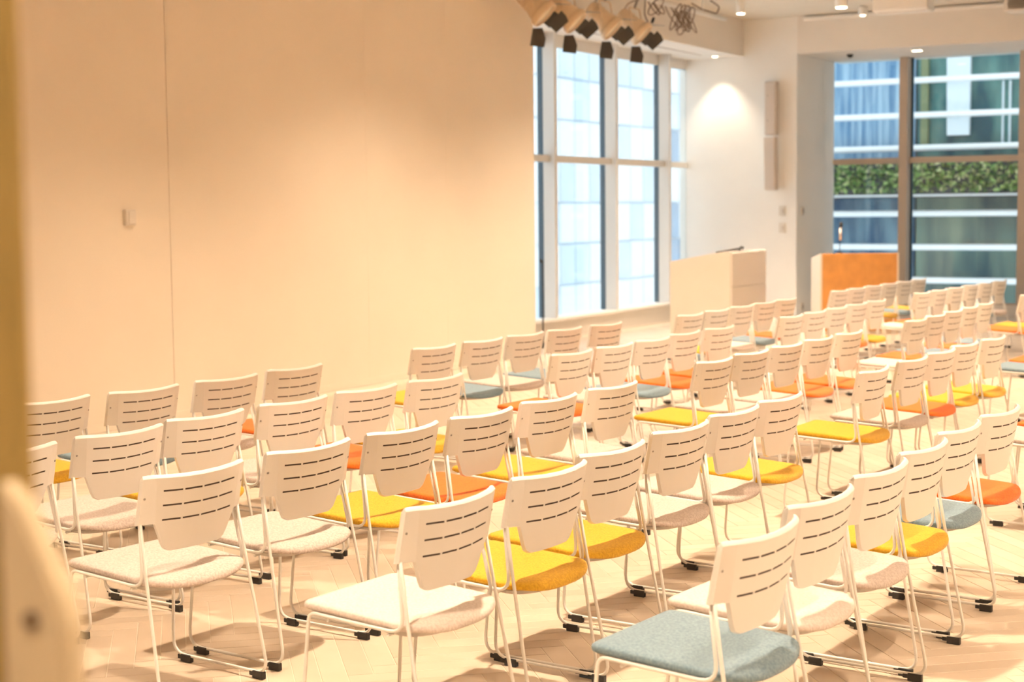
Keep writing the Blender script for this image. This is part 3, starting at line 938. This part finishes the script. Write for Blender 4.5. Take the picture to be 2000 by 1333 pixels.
def bbox_(name, m, x0, x1, y0, y1, z0, z1, parent=None, bev=0):
    return box(name, m, parent or bl, x0 + 6, x1 + 6, y0 - 31, y1 - 31, z0 + 6, z1 + 6, bev=bev)
bbox_('wall', 'planter', -10.9, 10, 31.5, 32.0, -6, 12)
xs = [-10.8, -8.80, -8.62, -6.5, -4.4, -2.2, 0, 2.2, 4.4, 6.6]
zb = [far_z(z) for z in (5.4, 4.4, 3.425, 2.92, 2.455)]
for i in range(len(xs) - 1):
    x0, x1 = xs[i], xs[i + 1]
    left = x1 <= -8.6
    for z0, z1 in zip(zb[1:], zb[:-1]): bbox_('pane', 'wavy_reflection' if left else 'teal', x0 + 0.02, x1 - 0.02, 31.36, 31.40, z0 + 0.01, z1 - 0.01)
    bbox_('pane', 'wavy_reflection' if left else 'teal', x0 + 0.02, x1 - 0.02, 31.36, 31.40, far_z(2.2), zb[-1] - 0.01)
    zl = [far_z(z) for z in (1.73, 1.49, 0.997, 0.51, 0.0)] + [-1.5, -3.5]
    for z1, z0 in zip(zl[:-1], zl[1:]): bbox_('pane', 'dimblue' if left else 'dim', x0 + 0.02, x1 - 0.02, 31.36, 31.40, z0 + 0.01, z1 - 0.01)
for z in [far_z(v) for v in (5.4, 4.4, 3.93, 3.425, 2.92, 2.445, 1.49, 0.997, 0.51, 0.02)]:
    bm = bmesh.new(); tube(bm, [(-10.9 + 6, 0, z + 6), (8 + 6, 0, z + 6)], 0.062, n=12); obj('louvre', bm, 'louver', bl)
bbox_('sill_rail', 'louver', -10.9, 8, 30.95, 31.05, far_z(1.735), far_z(1.77))
bbox_('parapet', 'planter', -10.9, 8, 31.0, 31.36, far_z(1.77), far_z(1.86))
# white column and other shapes behind the teal front
bm = prism(bmesh.new(), [(-7.98 + 6, far_z(2.62) + 6), (-7.55 + 6, far_z(2.62) + 6), (-7.52 + 6, 8 + 6), (-8.04 + 6, 8 + 6)], 0.22, 0.34)
obj('column', bm, 'conc', bl)
bbox_('column', 'olive', -8.50, -8.36, 31.22, 31.34, far_z(2.46), 8)
for x in (-6.95, -6.82): bbox_('window_frame', 'conc', x, x + 0.035, 31.30, 31.36, far_z(2.5), far_z(3.38))
# hedge on the terrace
hg = tag(empty('hedge', (-2.6, 30.55, far_z(1.8))), 'leafy green hedge in the terrace planter beyond the end windows', 'hedge')
V, F = [], []
for k in range(5200):
    x = random.uniform(-8, 8.5); z = random.uniform(0.0, 0.62) ; y = random.gauss(-0.02, 0.09)
    s = random.uniform(0.04, 0.085)
    u = Vector((random.gauss(0, 1), random.gauss(0, 1), random.gauss(0, 1))).normalized()
    v = u.orthogonal().normalized()
    c0 = Vector((x, y, z)); i0 = len(V)
    V += [tuple(c0 - u * s), tuple(c0 + v * s * 0.5), tuple(c0 + u * s), tuple(c0 - v * s * 0.5)]
    F.append((i0, i0 + 1, i0 + 2, i0 + 3))
me = bpy.data.meshes.new('foliage'); me.from_pydata(V, [], F); me.materials.append(M['leaf'])
o = bpy.data.objects.new('foliage', me); COL.objects.link(o); o.parent = hg; o['kind'] = 'stuff'
box('planter', 'planter', hg, -8, 8.5, 0.1, 0.3, -0.02, 0.60)

# pale tower beyond the side windows
M['tower'] = mat('pale_tower_panel', (0.93, 0.94, 0.95), rough=0.4, noise=0.05, scale=0.6)
M['tower2'] = mat('pale_blue_tower_panel', (0.74, 0.83, 0.92), rough=0.35, noise=0.12, scale=0.8)
M['tower3'] = mat('blue_grey_tower_window', (0.34, 0.45, 0.60), rough=0.3, noise=0.2, scale=0.8)
tw = tag(empty('office_tower', (-26.0, 50, -8)), 'pale white office tower with faint panel grid beyond the side windows', 'building')
box('wall', 'tower2', tw, -1.0, -0.1, -16, 22, 0, 34)
TWY, TWZ = 1.15, 1.45
pm = {}
for key, m in (('a', 'tower'), ('b', 'tower2'), ('c', 'tower3')):
    pm[key] = box('panel', m, tw, 0, 0.10, 0.035, TWY - 0.035, 0.04, TWZ - 0.04)
for iy in range(26):
    for iz in range(11):
        yy = -9 + TWY * iy
        k = 'a' if random.random() < 0.75 else 'b'
        if iz == 7 and random.random() < 0.7: k = 'b'
        if yy > 6.2 and random.random() < 0.45: k = 'c' if iz < 6 else 'b'
        o = bpy.data.objects.new('panel', pm[k].data); COL.objects.link(o); o.parent = tw; o.location = (-0.1, yy, 4.0 + TWZ * iz)
for o in pm.values(): bpy.data.objects.remove(o)
gr = box('pavement', 'conc', None, -60, 40, 23.6, 90, -8.2, -8.0)
gr['kind'] = 'structure'
